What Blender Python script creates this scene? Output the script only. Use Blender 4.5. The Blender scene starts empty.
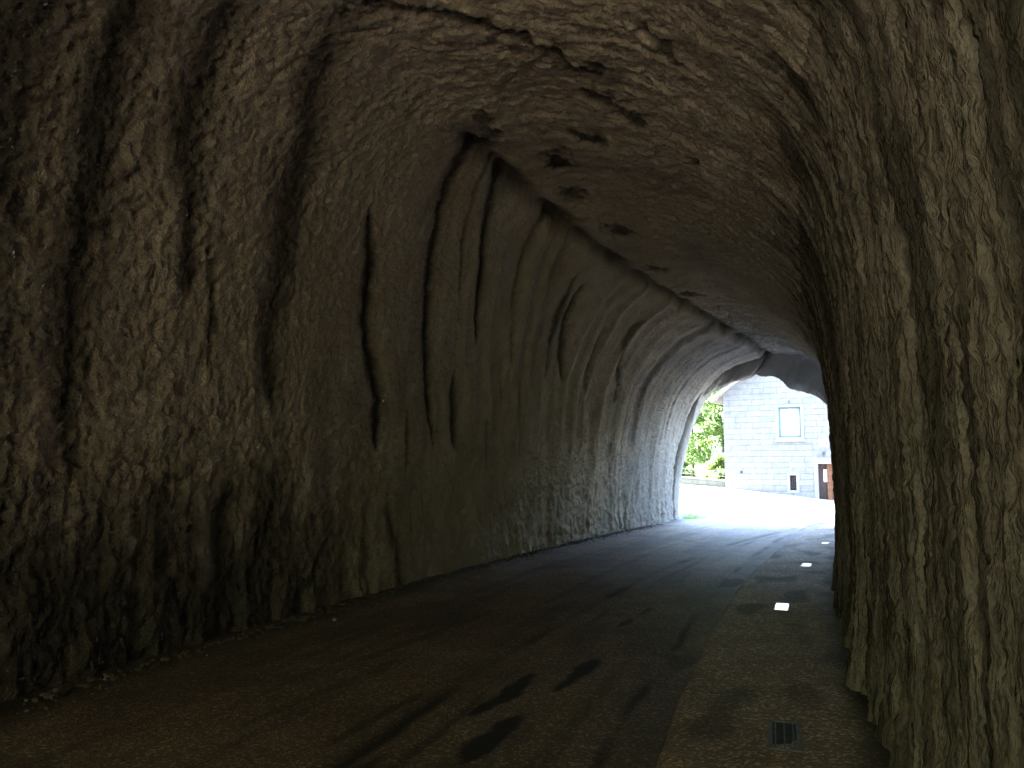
import bpy, bmesh, math, random
import numpy as np
from mathutils import Vector, Matrix
C = bpy.context.scene.collection
R = math.radians
rng = np.random.default_rng(7)
random.seed(7)

# ------------------------------------------------------------------ scene set-up
sc = bpy.context.scene
sc.render.engine = 'CYCLES'
sc.cycles.use_denoising = True
sc.cycles.denoiser = 'OPENIMAGEDENOISE'
sc.cycles.max_bounces = 14
sc.cycles.diffuse_bounces = 10
sc.cycles.glossy_bounces = 4
sc.cycles.sample_clamp_indirect = 6.0
sc.cycles.use_adaptive_sampling = False
sc.view_settings.view_transform = 'Standard'
sc.view_settings.look = 'None'
sc.view_settings.gamma = 1
sc.view_settings.use_curve_mapping = False
sc.view_settings.exposure = 5.68

SUN_AZ = R(-46)      # compass-like: 0 = +Y, positive towards +X
SUN_EL = R(47)
w = bpy.data.worlds.new("World"); sc.world = w; w.use_nodes = True
nt = w.node_tree
sky = nt.nodes.new('ShaderNodeTexSky'); sky.sky_type = 'NISHITA'; sky.sun_disc = False
sky.sun_elevation = SUN_EL; sky.sun_rotation = SUN_AZ
nt.links.new(sky.outputs[0], nt.nodes['Background'].inputs[0])
nt.nodes['Background'].inputs[1].default_value = 0.15
sl = bpy.data.lights.new('sun', 'SUN'); sl.energy = 3.0; sl.angle = R(.5); sl.color = (1, .95, .87)
so = bpy.data.objects.new('sun', sl); C.objects.link(so)
sd = Vector((math.sin(SUN_AZ)*math.cos(SUN_EL), math.cos(SUN_AZ)*math.cos(SUN_EL), math.sin(SUN_EL)))
so.rotation_euler = (-sd).to_track_quat('-Z', 'Y').to_euler(); so.location = (0, 60, 60)

cam = bpy.data.cameras.new('camera'); co = bpy.data.objects.new('camera', cam); C.objects.link(co)
cam.sensor_width = 36; cam.lens = 36*800/1024; cam.clip_end = 3000; cam.clip_start = .05
co.location = (0, 0, 1.6); co.rotation_euler = (R(90)+math.atan(86/800), 0, 0)
sc.camera = co

# ------------------------------------------------------------------ helpers
_perm = np.random.default_rng(3).permutation(512).astype(np.int64)
_perm = np.concatenate([_perm, _perm])
_grad = np.random.default_rng(5).normal(size=(512, 3)); _grad /= np.linalg.norm(_grad, axis=1)[:, None]
def perlin(x, y, z=0.0):
    x, y, z = np.broadcast_arrays(np.asarray(x, float), np.asarray(y, float), np.asarray(z, float))
    xi, yi, zi = np.floor(x).astype(np.int64), np.floor(y).astype(np.int64), np.floor(z).astype(np.int64)
    fx, fy, fz = x-xi, y-yi, z-zi
    f = lambda t: t*t*t*(t*(t*6-15)+10)
    ux, uy, uz = f(fx), f(fy), f(fz)
    def g(i, j, k):
        h = _perm[(_perm[(_perm[(xi+i) & 511]+yi+j) & 511]+zi+k) & 511]
        gg = _grad[h]
        return gg[..., 0]*(fx-i)+gg[..., 1]*(fy-j)+gg[..., 2]*(fz-k)
    l = lambda a, b, t: a+(b-a)*t
    return 1.5*l(l(l(g(0,0,0), g(1,0,0), ux), l(g(0,1,0), g(1,1,0), ux), uy),
             l(l(g(0,0,1), g(1,0,1), ux), l(g(0,1,1), g(1,1,1), ux), uy), uz)
def sstep(a, b, x):
    t = np.clip((np.asarray(x, float)-a)/(b-a), 0, 1); return t*t*(3-2*t)

def link(o, parent=None):
    C.objects.link(o)
    if parent is not None: o.parent = parent
    return o
def tag(o, label=None, cat=None, group=None, kind=None):
    for k, v in (('label', label), ('category', cat), ('group', group), ('kind', kind)):
        if v: o[k] = v
    return o
def empty(name, loc=(0,0,0), rz=0.0):
    o = bpy.data.objects.new(name, None); o.location = loc; o.rotation_euler = (0,0,rz); o.empty_display_size = .2
    return link(o)
def mesh_np(name, V, Fq, mat, parent=None, smooth=True, uv=None, attrs=None):
    me = bpy.data.meshes.new(name)
    V = np.asarray(V, np.float32).reshape(-1, 3); Fq = np.asarray(Fq, np.int32); n = Fq.shape[1]
    me.vertices.add(len(V)); me.vertices.foreach_set('co', V.ravel())
    me.loops.add(Fq.size); me.loops.foreach_set('vertex_index', Fq.ravel())
    me.polygons.add(len(Fq)); me.polygons.foreach_set('loop_start', np.arange(0, Fq.size, n, dtype=np.int32))
    me.update(calc_edges=True)
    me.polygons.foreach_set('use_smooth', np.full(len(Fq), smooth))
    if uv is not None:
        l = me.uv_layers.new(name='UVMap'); l.data.foreach_set('uv', np.asarray(uv, np.float32)[Fq.ravel()].ravel())
    for k, a in (attrs or {}).items():
        at = me.attributes.new(k, 'FLOAT', 'POINT'); at.data.foreach_set('value', np.asarray(a, np.float32).ravel())
    me.materials.append(mat); me.validate(); me.update()
    return link(bpy.data.objects.new(name, me), parent)
def quads(nr, nc):
    i, j = np.meshgrid(np.arange(nr-1), np.arange(nc-1), indexing='ij')
    a = (i*nc+j).ravel(); return np.stack([a, a+1, a+nc+1, a+nc], 1)
def obj(name, bm, mat, parent=None, bevel=0.0, smooth=False):
    if bevel:
        bmesh.ops.bevel(bm, geom=[e for e in bm.edges], offset=bevel, segments=1, affect='EDGES', clamp_overlap=True)
    bmesh.ops.recalc_face_normals(bm, faces=bm.faces)
    me = bpy.data.meshes.new(name); bm.to_mesh(me); bm.free(); me.materials.append(mat)
    for p in me.polygons: p.use_smooth = smooth
    return link(bpy.data.objects.new(name, me), parent)
def box(bm, x0, x1, y0, y1, z0, z1):
    r = bmesh.ops.create_cube(bm, size=1)
    for v in r['verts']:
        v.co = Vector(((x0+x1)/2+v.co.x*(x1-x0), (y0+y1)/2+v.co.y*(y1-y0), (z0+z1)/2+v.co.z*(z1-z0)))
    return r['verts']
def tube(bm, pts, radii, seg=8):
    rings = []
    for i, p in enumerate(pts):
        p = Vector(p); d = (Vector(pts[min(i+1, len(pts)-1)])-Vector(pts[max(i-1, 0)])).normalized()
        a = d.orthogonal().normalized(); b = d.cross(a)
        rings.append([bm.verts.new(p+radii[i]*(a*math.cos(2*math.pi*k/seg)+b*math.sin(2*math.pi*k/seg))) for k in range(seg)])
    for q, r in zip(rings, rings[1:]):
        for k in range(seg): bm.faces.new((q[k], q[(k+1) % seg], r[(k+1) % seg], r[k]))
    bm.faces.new(rings[0][::-1]); bm.faces.new(rings[-1])

# node helper
class M:
    def __init__(s, name, rough=.9, spec=.3):
        s.m = bpy.data.materials.new(name); s.m.use_nodes = True; s.t = s.m.node_tree
        s.b = s.t.nodes['Principled BSDF']; s.b.inputs['Roughness'].default_value = rough
        s.b.inputs['Specular IOR Level'].default_value = spec
    def n(s, typ, **kw):
        nd = s.t.nodes.new('ShaderNode'+typ)
        for k, v in kw.items():
            if k.startswith('_'): setattr(nd, k[1:], v)
            else:
                key = int(k[1:]) if k[0] == 'i' and k[1:].isdigit() else k.replace('__', ' ')
                if isinstance(v, bpy.types.NodeSocket): s.t.links.new(v, nd.inputs[key])
                else: nd.inputs[key].default_value = v
        return nd
    def ramp(s, fac, stops):
        r = s.t.nodes.new('ShaderNodeValToRGB'); s.t.links.new(fac, r.inputs[0]); e = r.color_ramp.elements
        while len(e) < len(stops): e.new(.5)
        for q, (p, c) in zip(e, stops): q.position = p; q.color = c if len(c) == 4 else (*c, 1)
        return r.outputs[0]
    def mix(s, f, a, b, mode='MIX'):
        nd = s.t.nodes.new('ShaderNodeMix'); nd.data_type = 'RGBA'; nd.blend_type = mode
        for i, v in ((0, f), (6, a), (7, b)):
            if isinstance(v, bpy.types.NodeSocket): s.t.links.new(v, nd.inputs[i])
            else: nd.inputs[i].default_value = v if i == 0 or len(v) == 4 else (*v, 1)
        return nd.outputs[2]
    def math(s, op, a, b=0.0, clamp=False):
        nd = s.t.nodes.new('ShaderNodeMath'); nd.operation = op; nd.use_clamp = clamp
        for i, v in ((0, a), (1, b)):
            if isinstance(v, bpy.types.NodeSocket): s.t.links.new(v, nd.inputs[i])
            else: nd.inputs[i].default_value = v
        return nd.outputs[0]
    def col(s, v):
        i = s.b.inputs['Base Color']
        if isinstance(v, bpy.types.NodeSocket): s.t.links.new(v, i)
        else: i.default_value = (*v, 1)
    def bump(s, h, dist, strength=1.0, prev=None):
        nd = s.n('Bump', Height=h, Distance=dist, Strength=strength)
        if prev is not None: s.t.links.new(prev, nd.inputs['Normal'])
        s.t.links.new(nd.outputs[0], s.b.inputs['Normal']); return nd.outputs[0]
    def uv(s, scale):
        return s.n('Mapping', Vector=s.n('TexCoord').outputs['UV'], Scale=scale).outputs[0]
    def ob(s, scale=(1,1,1)):
        return s.n('Mapping', Vector=s.n('TexCoord').outputs['Object'], Scale=scale).outputs[0]
    def noise(s, vec, scale, detail=4, rough=.55, dist=0.0):
        return s.n('TexNoise', Vector=vec, Scale=scale, Detail=detail, Roughness=rough, Distortion=dist).outputs['Fac']
    def attr(s, name):
        return s.n('Attribute', _attribute_name=name).outputs['Fac']

def simple(name, c, rough=.8, var=.25, scale=6, bump=0.0, metal=0.0):
    m = M(name, rough); v = m.ob()
    nz = m.noise(v, scale)
    m.col(m.ramp(nz, [(.3, tuple(x*(1-var) for x in c)), (.7, tuple(min(1, x*(1+var)) for x in c))]))
    if bump: m.bump(m.noise(v, scale*6, 6), bump)
    m.b.inputs['Metallic'].default_value = metal
    return m.m

# rock: colour from mineral variation, damp streaks and painted-in shade, fine pitted relief
def rock(name, dark, light, stain_shade_col, pit, stretch):
    m = M(name, 1.0, .04); ob = m.ob()
    uvs = m.uv((1, stretch, 1))
    big = m.noise(ob, .9, 5, .6); streak = m.noise(uvs, 2.6, 6, .6, .4)
    f = m.math('ADD', m.math('MULTIPLY', big, .45), m.math('MULTIPLY', streak, .55))
    c = m.ramp(f, [(.33, dark), (.5, tuple((a+b)/2 for a, b in zip(dark, light))), (.66, light)])
    spk = m.noise(ob, 38, 3, .7)
    c = m.mix(m.ramp(spk, [(.36, (.5,)*3), (.52, (0,)*3)]), c, tuple(x*.55 for x in dark))
    c = m.mix(m.ramp(m.noise(uvs, 1.1, 5, .6), [(.52, (0,)*3), (.7, (.12,)*3)]), c, (light[0]*.62, light[1]*.72, light[2]*.5))
    c = m.mix(m.attr('weather'), c, m.mix(streak, (.10, .101, .102), (.20, .20, .198)))
    c = m.mix(m.math('MULTIPLY', m.attr('stain_shade'), .95, True), c, stain_shade_col)
    m.col(c)
    b1 = m.bump(m.noise(uvs, 16, 6, .65, .3), pit*1.6)
    b2 = m.bump(m.noise(m.uv((1, min(1, stretch*1.6), 1)), 42, 4, .6), pit, 1, b1)
    return m.m
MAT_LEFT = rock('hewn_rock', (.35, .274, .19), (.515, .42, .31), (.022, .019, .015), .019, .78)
MAT_CEIL = rock('ceiling_rock', (.355, .278, .194), (.52, .425, .315), (.030, .025, .02), .019, .78)
MAT_RIGHT = rock('flowstone_rock', (.15, .121, .086), (.35, .29, .215), (.03, .025, .018), .025, .14)
MAT_CLIFF = simple('cliff_limestone', (.26, .25, .23), .9, .35, 1.2, .05)

# ------------------------------------------------------------------ tunnel course and section
K = R(.55); T0 = R(17.4); SE = 22.9; W = 5.6
_ss = np.arange(-40, 24.001, .01); _th = T0+K*_ss
_i0 = int(round(40/.01))
_X = np.concatenate([[0], np.cumsum(np.sin((_th[1:]+_th[:-1])/2))*.01]); _X += -3.6-_X[_i0]
_Y = np.concatenate([[0], np.cumsum(np.cos((_th[1:]+_th[:-1])/2))*.01]); _Y += 5.6-_Y[_i0]
def su(s, u):                 # tunnel coordinates -> ground position
    x = np.interp(s, _ss, _X); y = np.interp(s, _ss, _Y); t = T0+K*s
    return x+u*np.cos(t), y-u*np.sin(t)
EX, EY = (float(np.interp(SE, _ss, q)) for q in (_X, _Y)); ET = T0+K*SE; ERZ = -ET
def ext(u, p):                # forecourt coordinates beyond the exit
    return EX+p*math.sin(ET)+u*math.cos(ET), EY+p*math.cos(ET)-u*math.sin(ET)
def zg(u, p):                 # height of the street outside
    q = np.clip(2.4-np.asarray(u, float), 0, 14)
    f = np.where(q < 5.5, .105*q, .5775+.07*(q-5.5))
    return f*sstep(1.5, 15.8, np.asarray(p, float))
def ext_thing(name, u, p, z=None):
    x, y = ext(u, p); return empty(name, (x, y, float(zg(u, p)) if z is None else z), ERZ)

SA = [(0,-.25),(0,1.2),(.05,2.3),(.2,3.4),(.5,4.3),(1.0,5.1),(1.65,5.6),
      (2.4,5.68),(3.3,5.52),(4.2,5.12),(4.85,4.58),(5.36,3.95),
      (5.58,3.1),(5.66,2.1),(5.68,1.0),(5.68,-.25)]
SB = [(-.05,-.25),(0,1.2),(.15,2.4),(.5,3.4),(1.05,4.15),(1.9,4.8),(3.0,5.12),
      (3.5,5.12),(4.1,4.95),(4.7,4.6),(5.2,4.1),(5.4,3.5),
      (5.5,2.7),(5.52,1.8),(5.55,.9),(5.6,-.25)]
SR = [(-.17,-.25),(-.02,1.1),(.22,2.2),(.55,3.2),(.9,3.9),(1.5,4.32),(2.44,4.55),
      (2.75,4.40),(3.1,4.2),(3.9,4.02),(4.45,3.75),(4.75,3.38),
      (4.95,2.7),(5.1,1.8),(5.2,.9),(5.3,-.25)]
SA, SB, SR = (np.array(q) for q in (SA, SB, SR))
JC, JK = 6, 11      # control points at the ceiling crack and at the crease over the far wall
def basis(a, b, m):
    n = len(SA); B = np.zeros((m, n))
    for r, t in enumerate(np.linspace(a, b, m)):
        i = min(int(t), n-2); f = t-i
        ws = (-.5*f+f*f-.5*f**3, 1-2.5*f*f+1.5*f**3, .5*f+2*f*f-1.5*f**3, -.5*f*f+.5*f**3)
        for k, wv in zip((i-1, i, i+1, i+2), ws): B[r, min(max(k, 0), n-1)] += wv
    return B
nL, nC, nR = 270, 190, 260
Bm = np.vstack([basis(0, JC, nL), basis(JC, JK, nC)[1:], basis(JK, len(SA)-1, nR)[1:]])
S = np.concatenate([np.arange(-26, -12, .3), np.arange(-12, -6, .12), np.arange(-6, 4, .018), np.arange(4, 11, .032), np.arange(11, SE-.02, .05), [SE]])
wAB = sstep(6, 20, S)[:, None, None]
CT = SA[None]*(1-wAB)+SB[None]*wAB
U0 = CT[..., 0] @ Bm.T; Z0 = CT[..., 1] @ Bm.T
# the low lip of rock and the rim at the exit
UR = np.broadcast_to(SR[:, 0] @ Bm.T, U0.shape); ZR = np.broadcast_to(SR[:, 1] @ Bm.T, Z0.shape)
s_edge = np.where(UR > 2.44, 22.5-(UR-2.44)*.8, 22.15+.35*np.clip(UR/2.4, 0, 1))
s_edge = s_edge+.18*perlin(UR*1.7, 3.3)
s_edge = np.maximum(s_edge, 20.7)
SS = np.broadcast_to(S[:, None], U0.shape)
wr = np.clip((SS-s_edge)/(.22+1.15*sstep(2.3, 3.2, UR)), 0, 1); wr = sstep(0, 1, wr)
groove = np.exp(-((SS-s_edge+.05)/.07)**2)
U = U0*(1-wr)+UR*wr; Z = Z0*(1-wr)+ZR*wr
X, Y = su(SS, U)
P = np.stack([X, Y, Z], -1)
A = np.concatenate([np.zeros((len(S), 1)), np.cumsum(np.hypot(np.diff(U0, axis=1), np.diff(Z0, axis=1)), 1)], 1)
def normals(P):
    a = np.gradient(P, axis=0); b = np.gradient(P, axis=1)
    n = np.cross(b, a); n /= np.linalg.norm(n, axis=-1, keepdims=True)+1e-9
    return n
# smooth normal from the undisturbed section
Xs, Ys = su(SS, U0); N0 = normals(np.stack([Xs, Ys, Z0], -1))
mid = np.stack([*su(SS, 2.8+0*U0), 2.3+0*Z0], -1)
if np.mean(np.sum(N0*(mid-P), -1)) < 0: N0 = -N0
ac = A[:, nL-1:nL]; ak = A[:, nL+nC-2:nL+nC-1]
dc = A-ac; dk = A-ak
wbl = 1-sstep(3.6, 5.2, SS); wl = 1-sstep(-.05-.9*wbl, .25+.9*wbl, dc); wrt = sstep(-1.2, .5, dk); wcl = 1-wl-wrt
# left wall: sheared flutes
hz_ = np.interp(Z0, [2.0, 2.94, 4.0, 4.76, 5.3, 5.6], [0, .3, .85, 1.3, 1.95, 2.25])
Ssh = SS+hz_*(.45+.55*sstep(2, 5, SS)*(1-.45*sstep(8.5, 12, SS)))+.10*perlin(SS*.6, Z0*.8)
px_, py_, pz_ = P[..., 0], P[..., 1], P[..., 2]
def p3(f, o=0.0): return perlin(px_*f+o, py_*f+o*1.7, pz_*f)
m1 = p3(2.1); m2 = p3(5.3, 3.1); m3 = p3(12, 7.7); m4 = p3(27, 1.3)
rid = lambda q: 1-2*np.abs(q)
f1 = perlin(Ssh*.95, A*.10, 4.2); f2 = perlin(Ssh*2.6, A*.18, 9.1); f3 = perlin(Ssh*6, A*.5, 2.2)
ribw = sstep(5.5, 9, SS)*sstep(1.2, 3.0, Z0)
smoothw = sstep(3.5, 6.5, SS)
dl = (.03+.025*smoothw)*f1+(.012+.016*smoothw)*f2+.010*f3+(.085*ribw*(rid(perlin(Ssh*1.25, A*.05, 6.6))-.4)+.035*ribw*rid(perlin(Ssh*3.1, A*.09, 1.6)))
dl += .016*m1+.014*m2+(.020*m3+.014*p3(18, 4.4)+.014*m4)*(1-.4*ribw)+(.012*perlin(px_*9, py_*9, pz_*21))*(1-.5*ribw)
bands = [  # course up the wall as (height, distance), half width, depth, damp stain with shade painted in
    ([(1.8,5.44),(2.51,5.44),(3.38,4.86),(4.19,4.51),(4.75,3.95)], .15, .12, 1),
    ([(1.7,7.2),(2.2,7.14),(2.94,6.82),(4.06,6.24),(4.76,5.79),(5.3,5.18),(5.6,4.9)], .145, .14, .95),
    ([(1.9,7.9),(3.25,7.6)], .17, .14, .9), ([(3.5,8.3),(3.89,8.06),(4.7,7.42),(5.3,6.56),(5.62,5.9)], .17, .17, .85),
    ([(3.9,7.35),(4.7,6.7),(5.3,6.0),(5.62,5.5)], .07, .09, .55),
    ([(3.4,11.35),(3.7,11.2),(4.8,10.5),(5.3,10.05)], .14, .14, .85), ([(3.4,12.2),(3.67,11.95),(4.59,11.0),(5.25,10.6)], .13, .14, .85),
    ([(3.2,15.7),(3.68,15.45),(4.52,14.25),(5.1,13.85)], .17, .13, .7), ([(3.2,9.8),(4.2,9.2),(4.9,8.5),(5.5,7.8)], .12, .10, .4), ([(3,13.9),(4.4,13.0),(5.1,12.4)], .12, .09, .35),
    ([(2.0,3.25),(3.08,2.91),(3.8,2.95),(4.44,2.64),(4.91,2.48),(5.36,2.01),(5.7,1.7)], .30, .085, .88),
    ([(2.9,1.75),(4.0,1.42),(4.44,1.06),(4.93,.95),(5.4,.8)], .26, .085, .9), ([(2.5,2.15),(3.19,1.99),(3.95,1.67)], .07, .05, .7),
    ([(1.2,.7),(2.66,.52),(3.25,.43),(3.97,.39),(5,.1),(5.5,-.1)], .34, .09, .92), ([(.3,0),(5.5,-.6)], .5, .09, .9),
    ([(-.4,2.4),(1.6,2.5)], .38, .06, .97), ([(-.4,3.6),(.2,3.79),(.9,4.45)], .3, .06, .92), ([(-.4,1.6),(1.7,1.69)], .36, .05, .92), ([(-.4,6.2),(.16,6.08),(1.35,5.7)], .2, .05, .75),  # base hollows: their shadow is mostly painted as colour, barely cut in
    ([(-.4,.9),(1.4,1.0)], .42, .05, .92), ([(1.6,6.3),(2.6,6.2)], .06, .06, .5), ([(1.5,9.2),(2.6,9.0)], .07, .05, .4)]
stl = np.zeros_like(dl)  # left wall darkness: damp streaks plus shade painted into the colour
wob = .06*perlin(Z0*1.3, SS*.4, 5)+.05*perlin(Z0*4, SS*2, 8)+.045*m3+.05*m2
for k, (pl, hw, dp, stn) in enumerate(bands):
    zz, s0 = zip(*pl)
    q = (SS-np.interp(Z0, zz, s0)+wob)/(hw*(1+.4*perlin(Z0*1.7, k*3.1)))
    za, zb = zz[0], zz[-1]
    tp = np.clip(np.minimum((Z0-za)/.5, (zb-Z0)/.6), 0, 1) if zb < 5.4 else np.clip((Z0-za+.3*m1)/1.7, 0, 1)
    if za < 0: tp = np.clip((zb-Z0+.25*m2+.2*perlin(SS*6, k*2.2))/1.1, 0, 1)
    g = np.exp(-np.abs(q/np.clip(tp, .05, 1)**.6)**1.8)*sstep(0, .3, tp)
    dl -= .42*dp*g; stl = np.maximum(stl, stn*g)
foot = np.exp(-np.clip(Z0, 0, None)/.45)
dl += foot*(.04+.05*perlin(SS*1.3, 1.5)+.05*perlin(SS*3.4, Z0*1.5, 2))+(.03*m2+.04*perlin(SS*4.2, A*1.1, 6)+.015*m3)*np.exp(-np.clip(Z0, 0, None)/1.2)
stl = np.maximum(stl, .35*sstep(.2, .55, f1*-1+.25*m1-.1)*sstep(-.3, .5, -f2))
stl = np.maximum(stl, (.12+.8*(1-sstep(2.5, 6.5, SS)))*(1-sstep(.5, 1.9, Z0+.7*perlin(SS*.8, A*.6, 3)*sstep(-.5, 2, SS)-.5*(1-sstep(0, 1.6, SS))+.35*m2+.25*f2)))  # near foot of the wall darkened in colour: dirt plus painted-in shade
# ceiling: broad undulation and bedding fissures
fis = rid(perlin(U0*1.1+.3*m1, SS*.55, 3.3)); fiss = np.exp(-((1-fis)/.05))*sstep(.05, .35, perlin(U0*.7, SS*.6, 8))
dce = .11*p3(.55, 5)+.045*m1+.03*m2+.022*m3+.022*m4+.026*perlin(U0*3, SS*9, 2)+.02*perlin(U0*7, SS*19, 5)-.03*fiss
pit = np.zeros_like(dce)
for pl, wd in [([(1.7,2.0),(2.0,2.4),(2.2,2.78),(2.42,3.09),(2.75,3.38)], .07), ([(3.05,3.4),(2.95,3.7)], .11), ([(3.72,3.5),(3.8,3.7),(4.0,3.87)], .12),
               ([(4.9,3.05),(4.93,3.25)], .11), ([(6.1,2.38),(5.7,2.5)], .14), ([(9.0,2.5),(9.1,2.6)], .16), ([(11.4,2.57),(11.5,2.66)], .17), ([(4.1,2.1),(4.6,1.95),(5.0,1.75)], .10), ([(7.3,2.2),(7.4,2.3)], .14),
               ([(1.9,4.3),(2.1,4.5)], .06), ([(4.6,4.35),(4.7,4.5)], .05), ([(1.2,2.9),(1.5,3.3)], .08), ([(13.4,2.8),(13.6,2.9)], .15)]:
    for (sa, ua), (sb, ub) in zip(pl, pl[1:]):
        dx_, dy_ = sb-sa, ub-ua; t_ = np.clip(((SS-sa)*dx_+(U0-ua)*dy_)/(dx_*dx_+dy_*dy_), 0, 1)
        ds_ = np.hypot(.55*(SS-sa-t_*dx_), .8*(U0-ua-t_*dy_))/wd+.75*m2+.45*m3+.3*p3(3.3, 8)
        pit = np.maximum(pit, 1-sstep(.35, 1.35, ds_))
dce -= .028*pit
# side wall near the camera: runnels of flowstone
Sr = SS+.06*perlin(SS*1.1, A*.35, 1.1)+.016*perlin(SS*4, A*1.6, 7)
g1 = perlin(Sr*.75, A*.07, 2.5); g2 = perlin(Sr*2.2, A*.16, 5.5); g3 = perlin(Sr*5.2, A*.5, 1.5); g4 = perlin(Sr*11, A*.9, 3.5)+.22*m3; g5 = perlin(Sr*26, A*2.4, 6.5)+.25*m4
dr = .042*g1+.026*g2+.012*rid(g3)+.030*rid(g4)+.026*rid(g5)+.015*m1+.012*m2+.008*m3+.004*m4-.125
dr += np.exp(-np.clip(Z0, 0, None)/.5)*(.06+.12*perlin(SS*2.2, 7.5)+.08*g3)
hol = sstep(-.25, .15, -(g2+.5*g3))
str_ = np.maximum(.7*sstep(.05, .5, -g3*.8-g2*.8-.2+.3*m2), .75*sstep(.08, .38, perlin(Sr*5.5, A*.22, 21)+.35*g4))
str_ = np.maximum(str_, .7*sstep(.15, .4, perlin(Sr*13, A*.4, 31)+.25*g5))
# black crack along the ceiling edge
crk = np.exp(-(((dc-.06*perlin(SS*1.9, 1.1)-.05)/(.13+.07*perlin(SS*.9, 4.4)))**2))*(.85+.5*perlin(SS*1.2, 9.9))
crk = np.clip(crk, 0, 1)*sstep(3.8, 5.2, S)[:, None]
D = wl*dl+wcl*dce+wrt*dr-.20*crk-.15*groove+.10*wr*(perlin(SS*2.2, U0*2.2, 4)+.6*perlin(SS*5, U0*5, 4))
blot = pit
stain_shade = np.clip(wl*stl+wcl*(.6*fiss+.85*blot)+.4*np.exp(-((dk+.1)/.5)**2)*sstep(-.3, .4, f3+m1)+wrt*str_+crk*.95+.8*groove, 0, 1)  # crack, rim groove and pits: recess shade put into the colour
weath = .85*sstep(14, 19.5, SS+1.5*m1+1.2*perlin(SS*.4, A*.4, 17))   # grey weathered skin towards the open end
fade = 1-.55*wr
P = P+N0*(D*fade)[..., None]
# mouth behind the camera is cut obliquely: the near wall ends sooner
REAR0, REAR1 = -11.0, -14.0
ok = S[:, None] > REAR0+REAR1*np.clip(U0/W, 0, 1)
tun = empty('rock_tunnel'); tag(tun, 'rough hewn rock road tunnel with fluted walls bending right towards a bright exit', 'tunnel')
uvA = np.stack([SS, A], -1)
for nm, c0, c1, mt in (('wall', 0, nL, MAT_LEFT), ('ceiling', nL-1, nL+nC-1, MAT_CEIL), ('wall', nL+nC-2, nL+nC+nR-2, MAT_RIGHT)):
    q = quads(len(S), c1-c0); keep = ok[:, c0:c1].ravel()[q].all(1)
    o = mesh_np(nm, P[:, c0:c1].reshape(-1, 3), q[keep], mt, tun, True, uvA[:, c0:c1].reshape(-1, 2), {'stain_shade': stain_shade[:, c0:c1], 'weather': weath[:, c0:c1]})
    if nm == 'wall': o['label'] = 'fluted side wall with dark vertical streaks of damp and painted shade' if c0 == 0 else 'side wall of bark-like flowstone runnels'
# cliff round the mouth: starts at the rim of the bore and spreads over the hillside
rim = P[-1]; cx, cy = ext(2.6, 0)
rings = [1, 1.03, 1.1, 1.25, 1.5, 1.9, 2.4, 3.0, 4.0, 5.2, 6.5]  # unseen outer rings made tall to cut sky light on the house
cv = []
base = np.stack([rim[:, 0]-cx, rim[:, 1]-cy, np.clip(rim[:, 2], -.25, None)], -1)[::6]
for i, r in enumerate(rings):
    q = base*r; back = [0, .02, .0, -.1, -.3, -.6, -1.0, -1.5, -2.4, -3.6, -5][i]+(.35*perlin(q[:, 2]*.9, q[:, 0]*.9, i) if i > 1 else 0)
    back = back+(5.5+.8*perlin(q[:, 2]*.4, i*.6, 3))*sstep(4.0, 6.2, -(q[:, 0]*math.cos(ET)-q[:, 1]*math.sin(ET)))  # unseen left bulge added to shade the street near the exit
    z = np.where(base[:, 2] < 0, -.25, q[:, 2])
    cv.append(np.stack([cx+q[:, 0]+back*math.sin(ET), cy+q[:, 1]+back*math.cos(ET), z], -1))
cv.append(cv[-1]+np.array([-14*math.sin(ET), -14*math.cos(ET), 1.0]))
cv = np.array(cv)
tag(mesh_np('cliff', cv.reshape(-1, 3), quads(len(cv), cv.shape[1]), MAT_CLIFF), kind='structure')

# unseen rock spur added left of the street to shade it
ku = np.arange(-34, -4.9, .35); kp = np.arange(-3, 13.1, .3)
Kp, Ku = np.meshgrid(kp, ku, indexing='ij'); kx, ky = ext(Ku, Kp)
kn = perlin(Ku*.5, Kp*.5, 4)+.5*perlin(Ku*1.3, Kp*1.3, 2)
kh = 12.5*sstep(5.6, 7.6, -Ku+.6*kn)*(1-sstep(9.6, 12, Kp+.5*kn))*(1-.35*np.exp(-((Kp-7.2)/.95)**2))
kh = kh+1.1*kn*sstep(0, 3, kh)-.3
tag(mesh_np('cliff', np.stack([kx, ky, kh+zg(Ku, Kp)], -1).reshape(-1, 3), quads(len(kp), len(ku)), MAT_CLIFF), kind='structure')

# ------------------------------------------------------------------ road, footway, ground
def asphalt(name, a, b, wet, grain):
    m = M(name, .82, .5); ob = m.ob()
    v = m.n('TexVoronoi', Vector=ob, Scale=grain).outputs
    c = m.ramp(m.noise(ob, 1.3, 6, .6), [(.35, a), (.65, b)])
    c = m.mix(m.attr('weather'), c, m.ramp(m.noise(ob, .9, 6, .65), [(.35, (.095, .097, .10)), (.65, (.14, .142, .146))]))
    sp = m.n('SeparateColor', Color=v['Color']).outputs[0]
    c = m.mix(.85, c, m.ramp(sp, [(.0, (.45,)*3), (.8, (1.0,)*3), (.93, (2.6, 2.5, 2.3))]), 'MULTIPLY')
    st = m.attr('stain_shade'); c = m.mix(st, c, wet); m.col(c)
    m.t.links.new(m.ramp(st, [(.3, (.72,)*3), (1, (.8,)*3)]), m.b.inputs['Roughness'])
    h = m.bump(m.noise(ob, 7, 4), .012)
    m.bump(v['Distance'], .008, .8, h)
    return m.m
MAT_ROAD = asphalt('asphalt', (.15, .112, .075), (.23, .174, .12), (.010, .008, .007), 70)
MAT_WALK = asphalt('pebbled_footway', (.27, .197, .122), (.40, .30, .192), (.02, .018, .015), 60)
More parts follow.
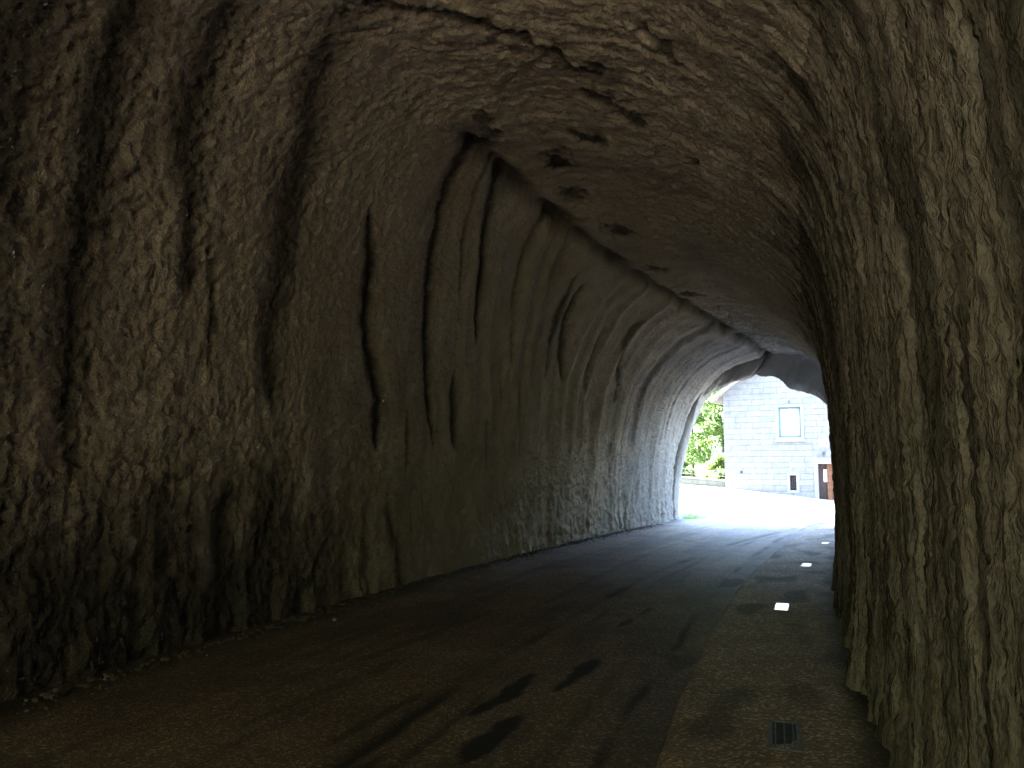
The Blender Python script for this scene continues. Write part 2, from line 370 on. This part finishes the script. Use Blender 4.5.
MAT_GROUND = simple('dry_earth', (.38, .34, .28), .95, .3, .8, .02)
MAT_KERB = simple('pale_concrete', (.22, .218, .21), .9, .2, 3, .004)

s_ = np.concatenate([np.arange(-30, -6, .25), np.arange(-6, 12, .03), np.arange(12, SE, .08), [SE]])
u_ = np.arange(-.7, 6.31, .03)
Sg, Ug = np.meshgrid(s_, u_, indexing='ij')
xg, yg = su(Sg, Ug)
gro = 2.84+.004*Sg+.0025*np.clip(Sg, 0, 30)**2+.06*perlin(Sg*.35, 2.2)+.02*perlin(Sg*2, 7)
gut = 4.2+.05*perlin(Sg*.4, 4.1)+.03*perlin(Sg*1.5, 1.1)
zr = .008*perlin(Sg*.9, Ug*1.5)+.004*perlin(Sg*4, Ug*4, 3)
lump = .35+.65*sstep(-.2, .2, perlin(Sg*.7, 3.3))
g_ = np.exp(-((Ug-gro)/.075)**2)*lump+.7*np.exp(-((Ug-gro-.28-.05*perlin(Sg*.5, 5.5))/.04)**2)*sstep(0, .25, perlin(Sg*.45, 8.3))
gg = np.exp(-((Ug-gut)/.05)**2)*(.4+.6*sstep(-.2, .2, perlin(Sg*.8, 6.3)))
zr = zr-.022*g_-.018*gg-.02*np.clip((Ug-gut)/.3, 0, 1)
rs = np.maximum(.95*g_, .9*gg)
for s0, u0, ls, lu, k in [(1.5,3.29,.62,.10,1),(2.22,3.64,.62,.09,1),(.5,3.5,.5,.11,1),(4.55,3.57,.34,.06,.8),(8.2,4.32,.6,.14,.8),(-.4,3.0,.5,.1,.8),(5.3,3.65,.3,.05,.6),(2.9,4.35,.5,.10,.6),(1.2,2.0,1.2,.07,.4),(3.4,1.9,1.6,.08,.4),(9.5,1.2,1.6,.12,.4),(.7,2.65,.6,.06,.6)]:
    u1 = u0+.12*(Sg-s0)*.6
    d = ((Sg-s0)/ls)**2+((Ug-u1)/lu)**2+.75*perlin(Sg*2.2, Ug*7, 2)+.3*perlin(Sg*6, Ug*16, 5)
    rs = np.maximum(rs, k*(1-sstep(.5, 1.05, d)))
rs = np.maximum(rs, .3*sstep(.1, .4, perlin(Sg*.35, Ug*1.6, 11)+.3*perlin(Sg*1.2, Ug*4, 2)))
rs = np.maximum(rs, .28*sstep(.12, .34, perlin(Sg*.10+.15*perlin(Sg*.3, 3), Ug*4.5, 19)))
rs = np.maximum(rs, (.3+.25*perlin(Sg*.8, Ug*3, 9))*sstep(4.15, 4.25, Ug-gut+4.2))
rs = np.maximum(rs, .75*(1-sstep(.1, .75, Ug+.25*perlin(Sg*.9, 2.4))))
V1 = np.stack([xg, yg, zr], -1).reshape(-1, 3); q1 = quads(len(s_), len(u_))
uo = np.arange(-16, 14.01, .3); po = np.concatenate([np.arange(0, 4, .2), np.arange(4, 14.41, .3)])
Pg, Uo = np.meshgrid(po, uo, indexing='ij'); xo, yo = ext(Uo, Pg)
zo = zg(Uo, Pg)+.01*perlin(Uo*.6, Pg*.6, 2)*sstep(0, 1.5, Pg)
V2 = np.stack([xo, yo, zo], -1).reshape(-1, 3); q2 = quads(len(po), len(uo))+len(V1)
rs2 = .6*np.exp(-((Uo-4.4+.02*(Pg-2)**2)/.25)**2)+.5*sstep(.15, .45, perlin(Uo*.5, Pg*.5, 4))
tag(mesh_np('road', V1, q1, MAT_ROAD, None, True, None, {'stain_shade': rs, 'weather': .95*sstep(19.5, 24, Sg+1.6*perlin(Sg*.5, Ug*1.2, 6)+.7*perlin(Sg*1.7, Ug*4, 6))}), kind='structure')
tag(mesh_np('street', V2, q2-len(V1), MAT_ROAD, None, True, None, {'stain_shade': rs2, 'weather': .95+0*rs2}), kind='structure')
# footway in the tunnel with a low worn kerb face
s2 = np.concatenate([np.arange(-29, -6, .25), np.arange(-6, 9, .03), np.arange(9, SE+.3, .07)])
off = np.concatenate([[-.02, -.012, 0, .012, .03, .06], np.arange(.09, 1.7, .03)]); hz = np.concatenate([[-.06, .0, .03, .048, .056, .06], np.full(len(off)-6, .062)])
S2, O2 = np.meshgrid(s2, off, indexing='ij')
edge = 4.5+.006*np.clip(S2-6, 0, None)+.012*np.clip(S2-6, 0, None)*0+.025*perlin(S2*.9, 3.1)+.012*perlin(S2*5, 1.1)
U2 = edge+O2; x2, y2 = su(S2, U2)
z2 = np.broadcast_to(hz, S2.shape)+.006*perlin(S2*1.4, U2*2)+.003*perlin(S2*7, U2*7, 2)
s2t = np.maximum(.55*sstep(.15, .45, perlin(S2*.9, U2*2.2, 6)), .85*sstep(5.42, 5.7, U2+.12*perlin(S2*1.4, 8)))
tag(mesh_np('footpath', np.stack([x2, y2, z2], -1).reshape(-1, 3), quads(*S2.shape), MAT_WALK, None, True, None, {'stain_shade': s2t}), kind='structure')
# pavement strip along the house
bm = bmesh.new(); up = np.arange(-16, 9.01, 1.0)
prof = [(14.35, -.1), (14.35, .09), (14.38, .115), (15.79, .13)]
vv = [[bm.verts.new((*ext(u, p), float(zg(u, p))+h)) for p, h in prof] for u in up]
for a, b in zip(vv, vv[1:]):
    for k in range(3): bm.faces.new((a[k], a[k+1], b[k+1], b[k]))
tag(obj('pavement', bm, MAT_KERB), kind='structure')
# ground sheet out to the horizon
ga = np.concatenate([[-900, -300, -120, -60, -40], np.arange(-30, 30.1, 1.5), [40, 60, 120, 300, 900]])
Gp, Gu = np.meshgrid(ga, ga, indexing='ij'); gx, gy = ext(Gu, Gp)
gz = np.where(Gp > 0, zg(Gu, Gp), 0)-.09
tag(mesh_np('ground', np.stack([gx, gy, gz], -1).reshape(-1, 3), quads(len(ga), len(ga)), MAT_GROUND), kind='structure')
# wooded slope behind the low wall
hu = np.linspace(-60, 40, 60); hp = np.linspace(17, 75, 36)
Hp, Hu = np.meshgrid(hp, hu, indexing='ij'); hx, hy = ext(Hu, Hp)
hzz = zg(Hu, Hp)-.3+.42*np.clip(Hp-19-.35*np.clip(Hu+4, 0, None), 0, None)+.9*perlin(Hu*.25, Hp*.25)*sstep(18, 24, Hp)+.35*perlin(Hu*.8, Hp*.8, 2)*sstep(18, 22, Hp)
m = M('rocky_slope', .95, .2); ob = m.ob()
m.col(m.ramp(m.noise(ob, .45, 6, .65), [(.48, (.045, .075, .028)), (.60, (.09, .10, .065)), (.68, (.20, .195, .18))])); m.bump(m.noise(ob, 2.5, 6), .12)
MAT_SLOPE = m.m
tag(mesh_np('hillside', np.stack([hx, hy, hzz], -1).reshape(-1, 3), quads(len(hp), len(hu)), m.m), kind='structure')

# unseen slope added behind the camera to cut light entering the rear mouth
rx0, ry0 = (float(q) for q in su(-21.0, 2.8)); th_ = np.linspace(R(95), R(275), 60); rr_ = np.linspace(9, 70, 40)
Rr, Tt = np.meshgrid(rr_, th_, indexing='ij'); bx = rx0+Rr*np.sin(Tt); by = ry0+Rr*np.cos(Tt)
bz = -.3+.58*np.clip(Rr-10, 0, None)+1.2*perlin(bx*.2, by*.2)*sstep(10, 16, Rr)+.4*perlin(bx*.7, by*.7, 3)*sstep(10, 14, Rr)
tag(mesh_np('hillside', np.stack([bx, by, bz], -1).reshape(-1, 3), quads(len(rr_), len(th_)), MAT_SLOPE), kind='structure')

# ------------------------------------------------------------------ ground lights in the footway
MAT_STEEL = simple('worn_steel', (.16, .15, .14), .55, .3, 20, .001, .6)
m = M('lit_glass', .3); m.col((.3, .32, .35)); m.b.inputs['Emission Color'].default_value = (.85, .93, 1, 1); m.b.inputs['Emission Strength'].default_value = .07
MAT_LIT = m.m
MAT_DIM = m.m.copy(); MAT_DIM.name = 'dim_lit_glass'; MAT_DIM.node_tree.nodes['Principled BSDF'].inputs['Emission Strength'].default_value = .02
m = M('dirty_glass', .65, .2); ob = m.ob(); m.col(m.ramp(m.noise(ob, 14, 5), [(.35, (.018, .026, .026)), (.7, (.06, .08, .078))])); MAT_DIRTY = m.m
def ground_light(s, u, lit, label):
    x, y = su(s, u); t = empty('ground_light', (float(x), float(y), .058), -(T0+K*s))
    tag(t, label, 'ground light', 'ground lights set in the footway')
    bm = bmesh.new(); a, b, fr = .088, .27, .02
    for q in ((-a, -a+fr, -b, b), (a-fr, a, -b, b), (-a+fr, a-fr, -b, -b+fr), (-a+fr, a-fr, b-fr, b)): box(bm, *q, -.03, .012)
    obj('frame', bm, MAT_STEEL, t)
    if lit:
        bm = bmesh.new(); box(bm, -a+fr+.001, a-fr-.001, -.20, b-fr-.001, -.02, .006); obj('glass', bm, MAT_LIT if lit == 1 else MAT_DIM, t)
    else:
        bm = bmesh.new(); box(bm, -a+fr+.001, a-fr-.001, -b+fr+.001, b-fr-.001, -.02, .004); obj('glass', bm, MAT_DIRTY, t)
        bm = bmesh.new()
        for k in range(3): box(bm, -.05+k*.05-.004, -.05+k*.05+.004, -b+fr+.002, b-fr-.002, .0045, .010)
        obj('grille', bm, MAT_STEEL, t)
ground_light(.88, 5.17, 0, 'unlit dark glass ground light in the footway, the nearest one')
ground_light(5.75, 5.10, 1, 'bright white ground light in the footway, next after the dark unlit one')
ground_light(10.35, 5.23, 2, 'dimly lit ground light in the middle distance of the footway, third from the camera')
ground_light(14.9, 5.28, 2, 'farthest lit ground light, half hidden by the foot of the side wall')

# ------------------------------------------------------------------ stone house
def stone(name, c):
    m = M(name, .9, .2); uv = m.ob()
    sw = m.n('SeparateXYZ', Vector=uv).outputs
    wz = m.math('ADD', sw[2], m.math('MULTIPLY', m.noise(uv, 1.1, 2), .07)); wx = m.math('ADD', m.math('ADD', sw[0], sw[1]), m.math('MULTIPLY', m.noise(uv, 1.3, 2), .22))
    v = m.n('CombineXYZ', X=wx, Y=wz).outputs[0]
    br = m.n('TexBrick', Vector=v, Scale=1.0, Mortar__Size=.010, Mortar__Smooth=.3, Bias=-.2, Brick__Width=.62, Row__Height=.29,
             Color1=(*c, 1), Color2=(*(x*.86 for x in c), 1), Mortar=(*(x*.76 for x in c), 1), _offset=.43, _squash=1.3, _squash_frequency=3)
    c2 = m.mix(.6, br.outputs['Color'], m.ramp(m.noise(uv, 3, 6, .65), [(.3, (.6, .58, .55)), (.7, (1.1, 1.1, 1.1))]), 'MULTIPLY')
    m.col(c2); h = m.bump(br.outputs['Fac'], -.02); m.bump(m.noise(uv, 18, 5), .01, 1, h)
    return m.m
MAT_STONE = stone('limestone_blocks', (.175, .177, .18))
MAT_LOWWALL = stone('low_wall_blocks', (.12, .125, .105))  # block stone darkened for the low wall, against clipping in the sun
MAT_TRIM = simple('dressed_stone', (.195, .197, .197), .85, .12, 5, .004)
MAT_TEAL = simple('grey_green_paint', (.09, .15, .17), .5, .1, 5)
MAT_BLIND = simple('pale_blind', (.27, .34, .36), .45, .05, 3)
MAT_WOODR = simple('red_brown_wood', (.14, .06, .03), .6, .3, 5, .003)
MAT_WOODD = simple('dark_brown_wood', (.035, .022, .018), .6, .3, 5, .003)
MAT_PAPER = simple('white_paper', (.8, .8, .8), .7, .03, 4)
MAT_IRON = simple('dark_iron', (.05, .055, .06), .6, .2, 12, 0, .3)
MAT_ROOF = simple('stone_roof_tiles', (.21, .20, .19), .9, .3, 4, .03)
FP = 15.8
house = ext_thing('stone_house', 0, FP, 0.0)
tag(house, 'pale limestone block house with gable end facing the tunnel exit', 'house')
UL, UR_, ZE, PITCH = -2.85, 6.3, 5.55, math.tan(R(35))
UM = (UL+UR_)/2; DEP = 9.0
holes = [(-.08, 1.0, 3.22, 4.74), (.36, .68, .60, 1.34), (1.70, 2.42, .0, 1.90)]
def front_wall():
    bm = bmesh.new()
    us = sorted({UL, UR_, UM, *[h[0] for h in holes], *[h[1] for h in holes]}); zs = sorted({-.4, ZE, *[h[2] for h in holes], *[h[3] for h in holes]})
    V = {}
    def v(u, z, y=0.0):
        k = (round(u, 4), round(z, 4), y)
        if k not in V: V[k] = bm.verts.new((u, y, z))
        return V[k]
    for a, b in zip(us, us[1:]):
        for c, d in zip(zs, zs[1:]):
            if not any(h[0] <= a and b <= h[1] and h[2] <= c and d <= h[3] for h in holes):
                bm.faces.new((v(a, c), v(b, c), v(b, d), v(a, d)))
    top = [v(u, ZE) for u in us]; apex = bm.verts.new((UM, 0, ZE+(UM-UL)*PITCH))
    for p, q in zip(top, top[1:]): bm.faces.new((p, q, apex))
    dp = .30
    for a, b, c, d in holes:
        for (p, q), (r, s) in (((a, c), (b, c)), ((b, c), (b, d)), ((b, d), (a, d)), ((a, d), (a, c))):
            bm.faces.new((v(p, q), v(r, s), v(r, s, dp), v(p, q, dp)))
    # side and back walls
    zA = ZE+(UM-UL)*PITCH
    for x in (UL, UR_):
        bm.faces.new([bm.verts.new(q) for q in ((x, 0, -.4), (x, DEP, -.4), (x, DEP, ZE), (x, 0, ZE))])
    bm.faces.new([bm.verts.new(q) for q in ((UL, DEP, -.4), (UR_, DEP, -.4), (UR_, DEP, ZE), (UM, DEP, zA), (UL, DEP, ZE))])
    return bm
obj('wall', front_wall(), MAT_STONE, house)
bm = bmesh.new(); ov, fr = .62, .42
for sgn, ue in ((-1, UL), (1, UR_)):
    zt = ZE+(UM-UL)*PITCH; e = (ue+sgn*ov, ZE-ov*PITCH); th = .16
    pr = [e, (UM, zt), (UM, zt+th), (e[0], e[1]+th)]
    a = [bm.verts.new((x, -fr, z+.012)) for x, z in pr]; b = [bm.verts.new((x, DEP+fr, z+.012)) for x, z in pr]
    bm.faces.new(a); bm.faces.new(b)
    for k in range(4): bm.faces.new((a[k], a[(k+1) % 4], b[(k+1) % 4], b[k]))
obj('roof', bm, MAT_ROOF, house)
def ring(bm, a, b, c, d, wd, y0, y1):
    box(bm, a, a+wd, y0, y1, c, d); box(bm, b-wd, b, y0, y1, c, d)
    box(bm, a+wd, b-wd, y0, y1, c, c+wd); box(bm, a+wd, b-wd, y0, y1, d-wd, d)
a, b, c, d = holes[0]
win = bmesh.new(); ring(win, a, b, c, d, .075, .10, .18); win = obj('window', win, MAT_TEAL, house)
bm = bmesh.new(); box(bm, a+.076, b-.076, .145, .16, c+.076, d-.076); obj('blind', bm, MAT_BLIND, win)
bm = bmesh.new(); box(bm, (a+b)/2-.012, (a+b)/2+.012, .128, .1445, c+.076, d-.076)
for k in (1, 2): box(bm, a+.077, (a+b)/2-.013, .128, .1445, c+(d-c)*k/3-.01, c+(d-c)*k/3+.01); box(bm, (a+b)/2+.013, b-.077, .128, .1445, c+(d-c)*k/3-.01, c+(d-c)*k/3+.01)
obj('muntin', bm, MAT_PAPER, win)
bm = bmesh.new(); ring(bm, a-.13, b+.13, c-.13, d+.13, .129, -.03, .06); obj('window_surround', bm, MAT_TRIM, win)
bm = bmesh.new(); box(bm, a-.2, b+.2, -.09, .02, c-.21, c-.132); obj('sill', bm, MAT_TRIM, win)
a, b, c, d = holes[1]
bm = bmesh.new(); box(bm, a-.01, b+.01, .26, .29, c-.01, d+.01); sw = obj('window', bm, MAT_WOODD, house); sw['label'] = 'small barred cellar window'
bm = bmesh.new()
for k in range(1, 5): box(bm, a, b, .10, .118, c+(d-c)*k/5-.01, c+(d-c)*k/5+.01)
for k in (1, 2): box(bm, a+(b-a)*k/3-.009, a+(b-a)*k/3+.009, .081, .0995, c, d)
obj('grille', bm, MAT_IRON, sw)
bm = bmesh.new(); ring(bm, a-.12, b+.12, c-.12, d+.12, .119, -.02, .05); obj('window_surround', bm, MAT_TRIM, sw)
a, b, c, d = holes[2]
bm = bmesh.new(); box(bm, a, a+.40, .22, .26, c+.01, d-.001); box(bm, a+.06, a+.34, .205, .2195, .12, .8); dl_ = obj('door', bm, MAT_WOODD, house); dl_['label'] = 'dark door leaf with a white notice'
bm = bmesh.new(); box(bm, a+.23, a+.385, .204, .2195, 1.02, 1.62); obj('notice', bm, MAT_PAPER, dl_)
bm = bmesh.new(); box(bm, a+.405, b, .12, .17, c+.01, d-.001); box(bm, a+.45, b-.05, .105, .1195, .15, .85); box(bm, a+.45, b-.05, .105, .1195, 1.0, 1.75); dr_ = obj('door', bm, MAT_WOODR, house); dr_['label'] = 'red brown wooden door leaf'
bm = bmesh.new(); tube(bm, [(a+.44, .12, 1.0), (a+.44, .06, 1.0), (a+.53, .06, 1.0)], [.012]*3, 6); obj('handle', bm, MAT_IRON, dr_)
bm = bmesh.new(); box(bm, a-.17, a-.002, -.025, .05, .0, d); box(bm, b+.002, b+.17, -.025, .05, .0, d); box(bm, a-.22, b+.22, -.03, .05, d+.003, d+.25); obj('door_surround', bm, MAT_TRIM, house)
bm = bmesh.new(); box(bm, a-.1, b+.1, -.28, -.002, -.1, .16); obj('doorstep', bm, MAT_TRIM, house)
bm = bmesh.new(); box(bm, -2.07, -1.93, -.012, .02, 1.42, 1.56)
for k in range(4): box(bm, -2.06, -1.94, -.02, -.0125, 1.44+k*.03, 1.452+k*.03)
obj('vent', bm, MAT_IRON, house)
# things fixed to the front
x, y = ext(2.02, FP); t = empty('wall_lantern', (x, y, 2.22), ERZ); tag(t, 'small dark wall lantern above the brown door of the pale house', 'wall lamp')
bm = bmesh.new(); tube(bm, [(0, -.002, .22), (0, -.10, .24), (0, -.14, .20)], [.014, .012, .010], 6); box(bm, -.04, .04, -.02, -.002, .14, .28); obj('bracket', bm, MAT_IRON, t)
bm = bmesh.new(); bmesh.ops.create_cone(bm, segments=6, radius1=.035, radius2=.065, depth=.17, cap_ends=True, matrix=Matrix.Translation((0, -.14, .09))); obj('lantern', bm, MAT_IRON, t)
bm = bmesh.new(); bmesh.ops.create_cone(bm, segments=6, radius1=.085, radius2=.015, depth=.05, cap_ends=True, matrix=Matrix.Translation((0, -.14, .201))); obj('cap', bm, MAT_IRON, t)
x, y = ext(2.02, FP); bm = bmesh.new(); box(bm, -.22, .22, -.03, -.004, 0, .42); ring(bm, -.24, .24, -.02, .44, .0195, -.036, -.004)
o = obj('wall_plaque', bm, MAT_TRIM); o.location = (x, y, 2.72); o.rotation_euler = (0, 0, ERZ); tag(o, 'pale square stone plaque set above the lantern on the house front', 'plaque')
x, y = ext(.46, FP); bm = bmesh.new(); tube(bm, [(0, -.002, 0), (0, -.10, .02), (.03, -.13, -.05)], [.022, .02, .03], 6)
o = obj('wall_hook', bm, MAT_IRON); o.location = (x, y, 5.02); o.rotation_euler = (0, 0, ERZ); tag(o, 'small rusty iron hook above the upper window of the house', 'hook')

# ------------------------------------------------------------------ low wall and railing
wl_ = ext_thing('low_stone_wall', -2.87, FP+.02, 0); tag(wl_, 'low pale stone wall running left from the corner of the house', 'wall')
def along(bm, u0, u1, y0, y1, za, zb, step=.8):
    us = np.arange(u0, u1-.01, -step); us = np.append(us, u1)
    prev = None
    for u in us:
        g = float(zg(u-2.87, FP))
        r = [bm.verts.new((u, y, g+z)) for y, z in ((y0, za), (y1, za), (y1, zb), (y0, zb))]
        if prev:
            for k in range(4): bm.faces.new((prev[k], prev[(k+1) % 4], r[(k+1) % 4], r[k]))
        else: bm.faces.new(r)
        prev = r
    bm.faces.new(prev)
bm = bmesh.new(); along(bm, -.01, -10, .02, .34, -.3, .46); obj('masonry', bm, MAT_LOWWALL, wl_)
bm = bmesh.new(); along(bm, -.01, -10, -.01, .37, .463, .53); obj('coping', bm, MAT_TRIM, wl_)
rl = ext_thing('iron_railing', -2.87, FP+.20, 0); tag(rl, 'thin dark iron railing on top of the low stone wall', 'railing')
for k in range(8):
    u = -.5-k*1.3; g = float(zg(u-2.87, FP)); bm = bmesh.new(); tube(bm, [(u, 0, g+.53), (u, 0, g+1.0)], [.022, .022], 6); obj('post', bm, MAT_IRON, rl)
for h in (.70, .95):
    us = np.arange(-.05, -10, -.8); bm = bmesh.new(); tube(bm, [(u, 0, float(zg(u-2.87, FP))+h) for u in us], [.018]*len(us), 6); obj('rail', bm, MAT_IRON, rl)

# ------------------------------------------------------------------ vegetation
def leafmat(name, a, b):
    m = M(name, .55, .3); r = m.n('ObjectInfo'); rnd = m.attr('shade')
    c = m.ramp(rnd, [(0, a), (1, b)]); m.col(c)
    tr = m.n('BsdfTranslucent', Color=m.mix(.5, c, (.40, .54, .20))); mx = m.n('MixShader', Fac=.7)
    m.t.links.new(m.b.outputs[0], mx.inputs[1]); m.t.links.new(tr.outputs[0], mx.inputs[2]); m.t.links.new(mx.outputs[0], m.t.nodes['Material Output'].inputs[0])
    return m.m
LEAF = [leafmat('fresh_leaves', (.075, .12, .035), (.15, .22, .075)), leafmat('dull_leaves', (.035, .07, .022), (.08, .13, .04))]
MAT_BARK = simple('grey_bark', (.13, .10, .075), .95, .3, 8, .02)
def leaves(centres, radii, n, size, r):
    k = r.choice(len(centres), n, p=np.array(radii)**2/np.sum(np.array(radii)**2))
    d = r.normal(size=(n, 3)); d /= np.linalg.norm(d, axis=1)[:, None]
    c = np.array(centres)[k]+d*(np.array(radii)[k]*r.uniform(.35, 1.05, n))[:, None]*np.array([1, 1, .8])
    a = r.normal(size=(n, 3)); a /= np.linalg.norm(a, axis=1)[:, None]; b = np.cross(a, r.normal(size=(n, 3))); b /= np.linalg.norm(b, axis=1)[:, None]
    sz = (size*r.uniform(.6, 1.4, n))[:, None]
    V = np.stack([c-a*sz, c+b*sz*.45, c+a*sz, c-b*sz*.45], 1).reshape(-1, 3)
    return V, np.arange(4*n).reshape(-1, 4), np.repeat(np.clip(r.normal(.5, .25, n)+.25*(np.random.default_rng(int(n)).uniform(-1, 1, len(centres)))[k], 0, 1), 4)
def tree(name, u, p, h, cr, n, mat, label, seed, z0=None, low=.35):
    r = np.random.default_rng(seed)
    z = float(np.interp(p, [0, 19, 75], [0, 0, .42*56]))+float(zg(u, p))-.3 if z0 is None else z0
    x, y = ext(u, p); t = empty(name, (x, y, z), ERZ); tag(t, label, 'tree' if 'tree' in name else 'shrub', 'trees and shrubs on the slope beside the house')
    nb = 11; cs, rs_ = [], []
    bm = bmesh.new(); lean = r.uniform(-.1, .1, 2)*h
    tr = [(0, 0, -.3), (lean[0]*.3, lean[1]*.3, h*.3), (lean[0]*.7, lean[1]*.7, h*.6), (lean[0], lean[1], h*.9)]
    tube(bm, tr, [h*.028, h*.02, h*.013, h*.004], 8)
    for k in range(nb):
        f = low+(1-low)*k/(nb-1); an = k*2.4+r.uniform(-.4, .4); rad = cr*math.sin(math.pi*(.18+.78*(k/(nb-1))))*r.uniform(.6, 1.0)
        b0 = np.array([lean[0]*f, lean[1]*f, h*f*.8]); e = b0+np.array([math.cos(an)*rad, math.sin(an)*rad, h*.14])
        tube(bm, [tuple(b0), tuple((b0+e)/2+[0, 0, .05*h]), tuple(e)], [h*.009, h*.006, h*.002], 5)
        for q in (.65, 1.0): cs.append(b0+(e-b0)*q+r.normal(0, .08*cr, 3)); rs_.append(cr*r.uniform(.22, .42))
    obj('trunk', bm, MAT_BARK, t, smooth=True)
    V, Fq, sh = leaves(cs, rs_, int(n*1.25), .11, r)
    mesh_np('crown', V, Fq, mat, t, False, None, {'shade': sh})
tree('leafy_tree', -4.3, 21.5, 6.0, 2.0, 5200, LEAF[0], 'fresh green leafy tree close to the house corner, its crown reaching the eaves', 11)
tree('leafy_tree', -8.0, 25, 7.0, 2.4, 5200, LEAF[1], 'dull green tree farther up the slope, left of the fresh green tree', 12)
tree('leafy_tree', -5.0, 31, 6.5, 2.4, 5200, LEAF[0], 'tree highest on the rocky slope, behind the others', 13)
tree('leafy_tree', -6.0, 20.5, 4.4, 1.9, 4200, LEAF[0], 'short spreading tree of pale green leaves between the taller trees and the railing', 16, low=.2)
tree('leafy_shrub', -3.8, 17.8, 2.0, 1.0, 2400, LEAF[0], 'bright green bush directly behind the railing by the house corner', 14, low=.15)
tree('leafy_shrub', -6.4, 18.3, 1.7, 1.1, 2400, LEAF[1], 'darker low bush behind the railing, away from the house corner', 15, low=.15)
# grass at the foot of the exit rim
r = np.random.default_rng(4); n = 380
gu = r.normal(.1, .22, n); gp = r.uniform(.2, 1.0, n); gx, gy = ext(gu, gp); hgt = r.uniform(.08, .26, n); an = r.uniform(0, 6.28, n); ln = r.uniform(.02, .12, n)
b0 = np.stack([gx, gy, 0*gx], -1); dx = np.stack([np.cos(an), np.sin(an), 0*an], -1)*.008; tp = b0+np.stack([np.cos(an+1.5)*ln, np.sin(an+1.5)*ln, hgt], -1)
tag(mesh_np('grass', np.stack([b0-dx, b0+dx, tp], 1).reshape(-1, 3), np.arange(3*n).reshape(-1, 3), LEAF[0], None, False, None, {'shade': np.repeat(r.uniform(.3, 1, n), 3)}),
    'tuft of bright green grass at the foot of the exit rim', 'grass', None, 'stuff')

# ------------------------------------------------------------------ rubble at the foot of the fluted wall
MAT_RUB = simple('rock_rubble', (.10, .078, .056), .95, .4, 9, .006)
MAT_PALE = simple('pale_stone', (.42, .40, .35), .9, .15, 20, .002)
def pebble(bm, x, y, z, r_, rr):
    v = bmesh.ops.create_icosphere(bm, subdivisions=1, radius=r_)['verts']
    sx, sy, sz = rr.uniform(.7, 1.4), rr.uniform(.7, 1.4), rr.uniform(.45, .9)
    for q in v: q.co = Vector((x+q.co.x*sx*rr.uniform(.8, 1.2), y+q.co.y*sy*rr.uniform(.8, 1.2), z+q.co.z*sz))
bm = bmesh.new(); rr = random.Random(5)
for k in range(1300):
    s = rr.uniform(-4, 20); u = .12+abs(rr.gauss(0, .2)); x, y = su(s, u); pebble(bm, float(x), float(y), .005, rr.uniform(.006, .02)*(1.9 if u < .3 else .8), rr)
tag(obj('rubble', bm, MAT_RUB, smooth=False), 'scattered small rock rubble along the foot of the fluted wall', 'rubble', None, 'stuff')
for k, (s, u, r_) in enumerate([(3.55, .62, .024), (1.75, .45, .014), (4.6, .55, .010)]):
    x, y = su(s, u); bm = bmesh.new(); pebble(bm, 0, 0, r_*.4, r_, rr); o = obj('loose_stone', bm, MAT_PALE, smooth=False); o.location = (float(x), float(y), .004)
    tag(o, 'largest pale loose stone on the road by the fluted wall' if k == 0 else 'tiny pale loose stone on the road edge by the fluted wall', 'stone', 'pale stones at the road edge')
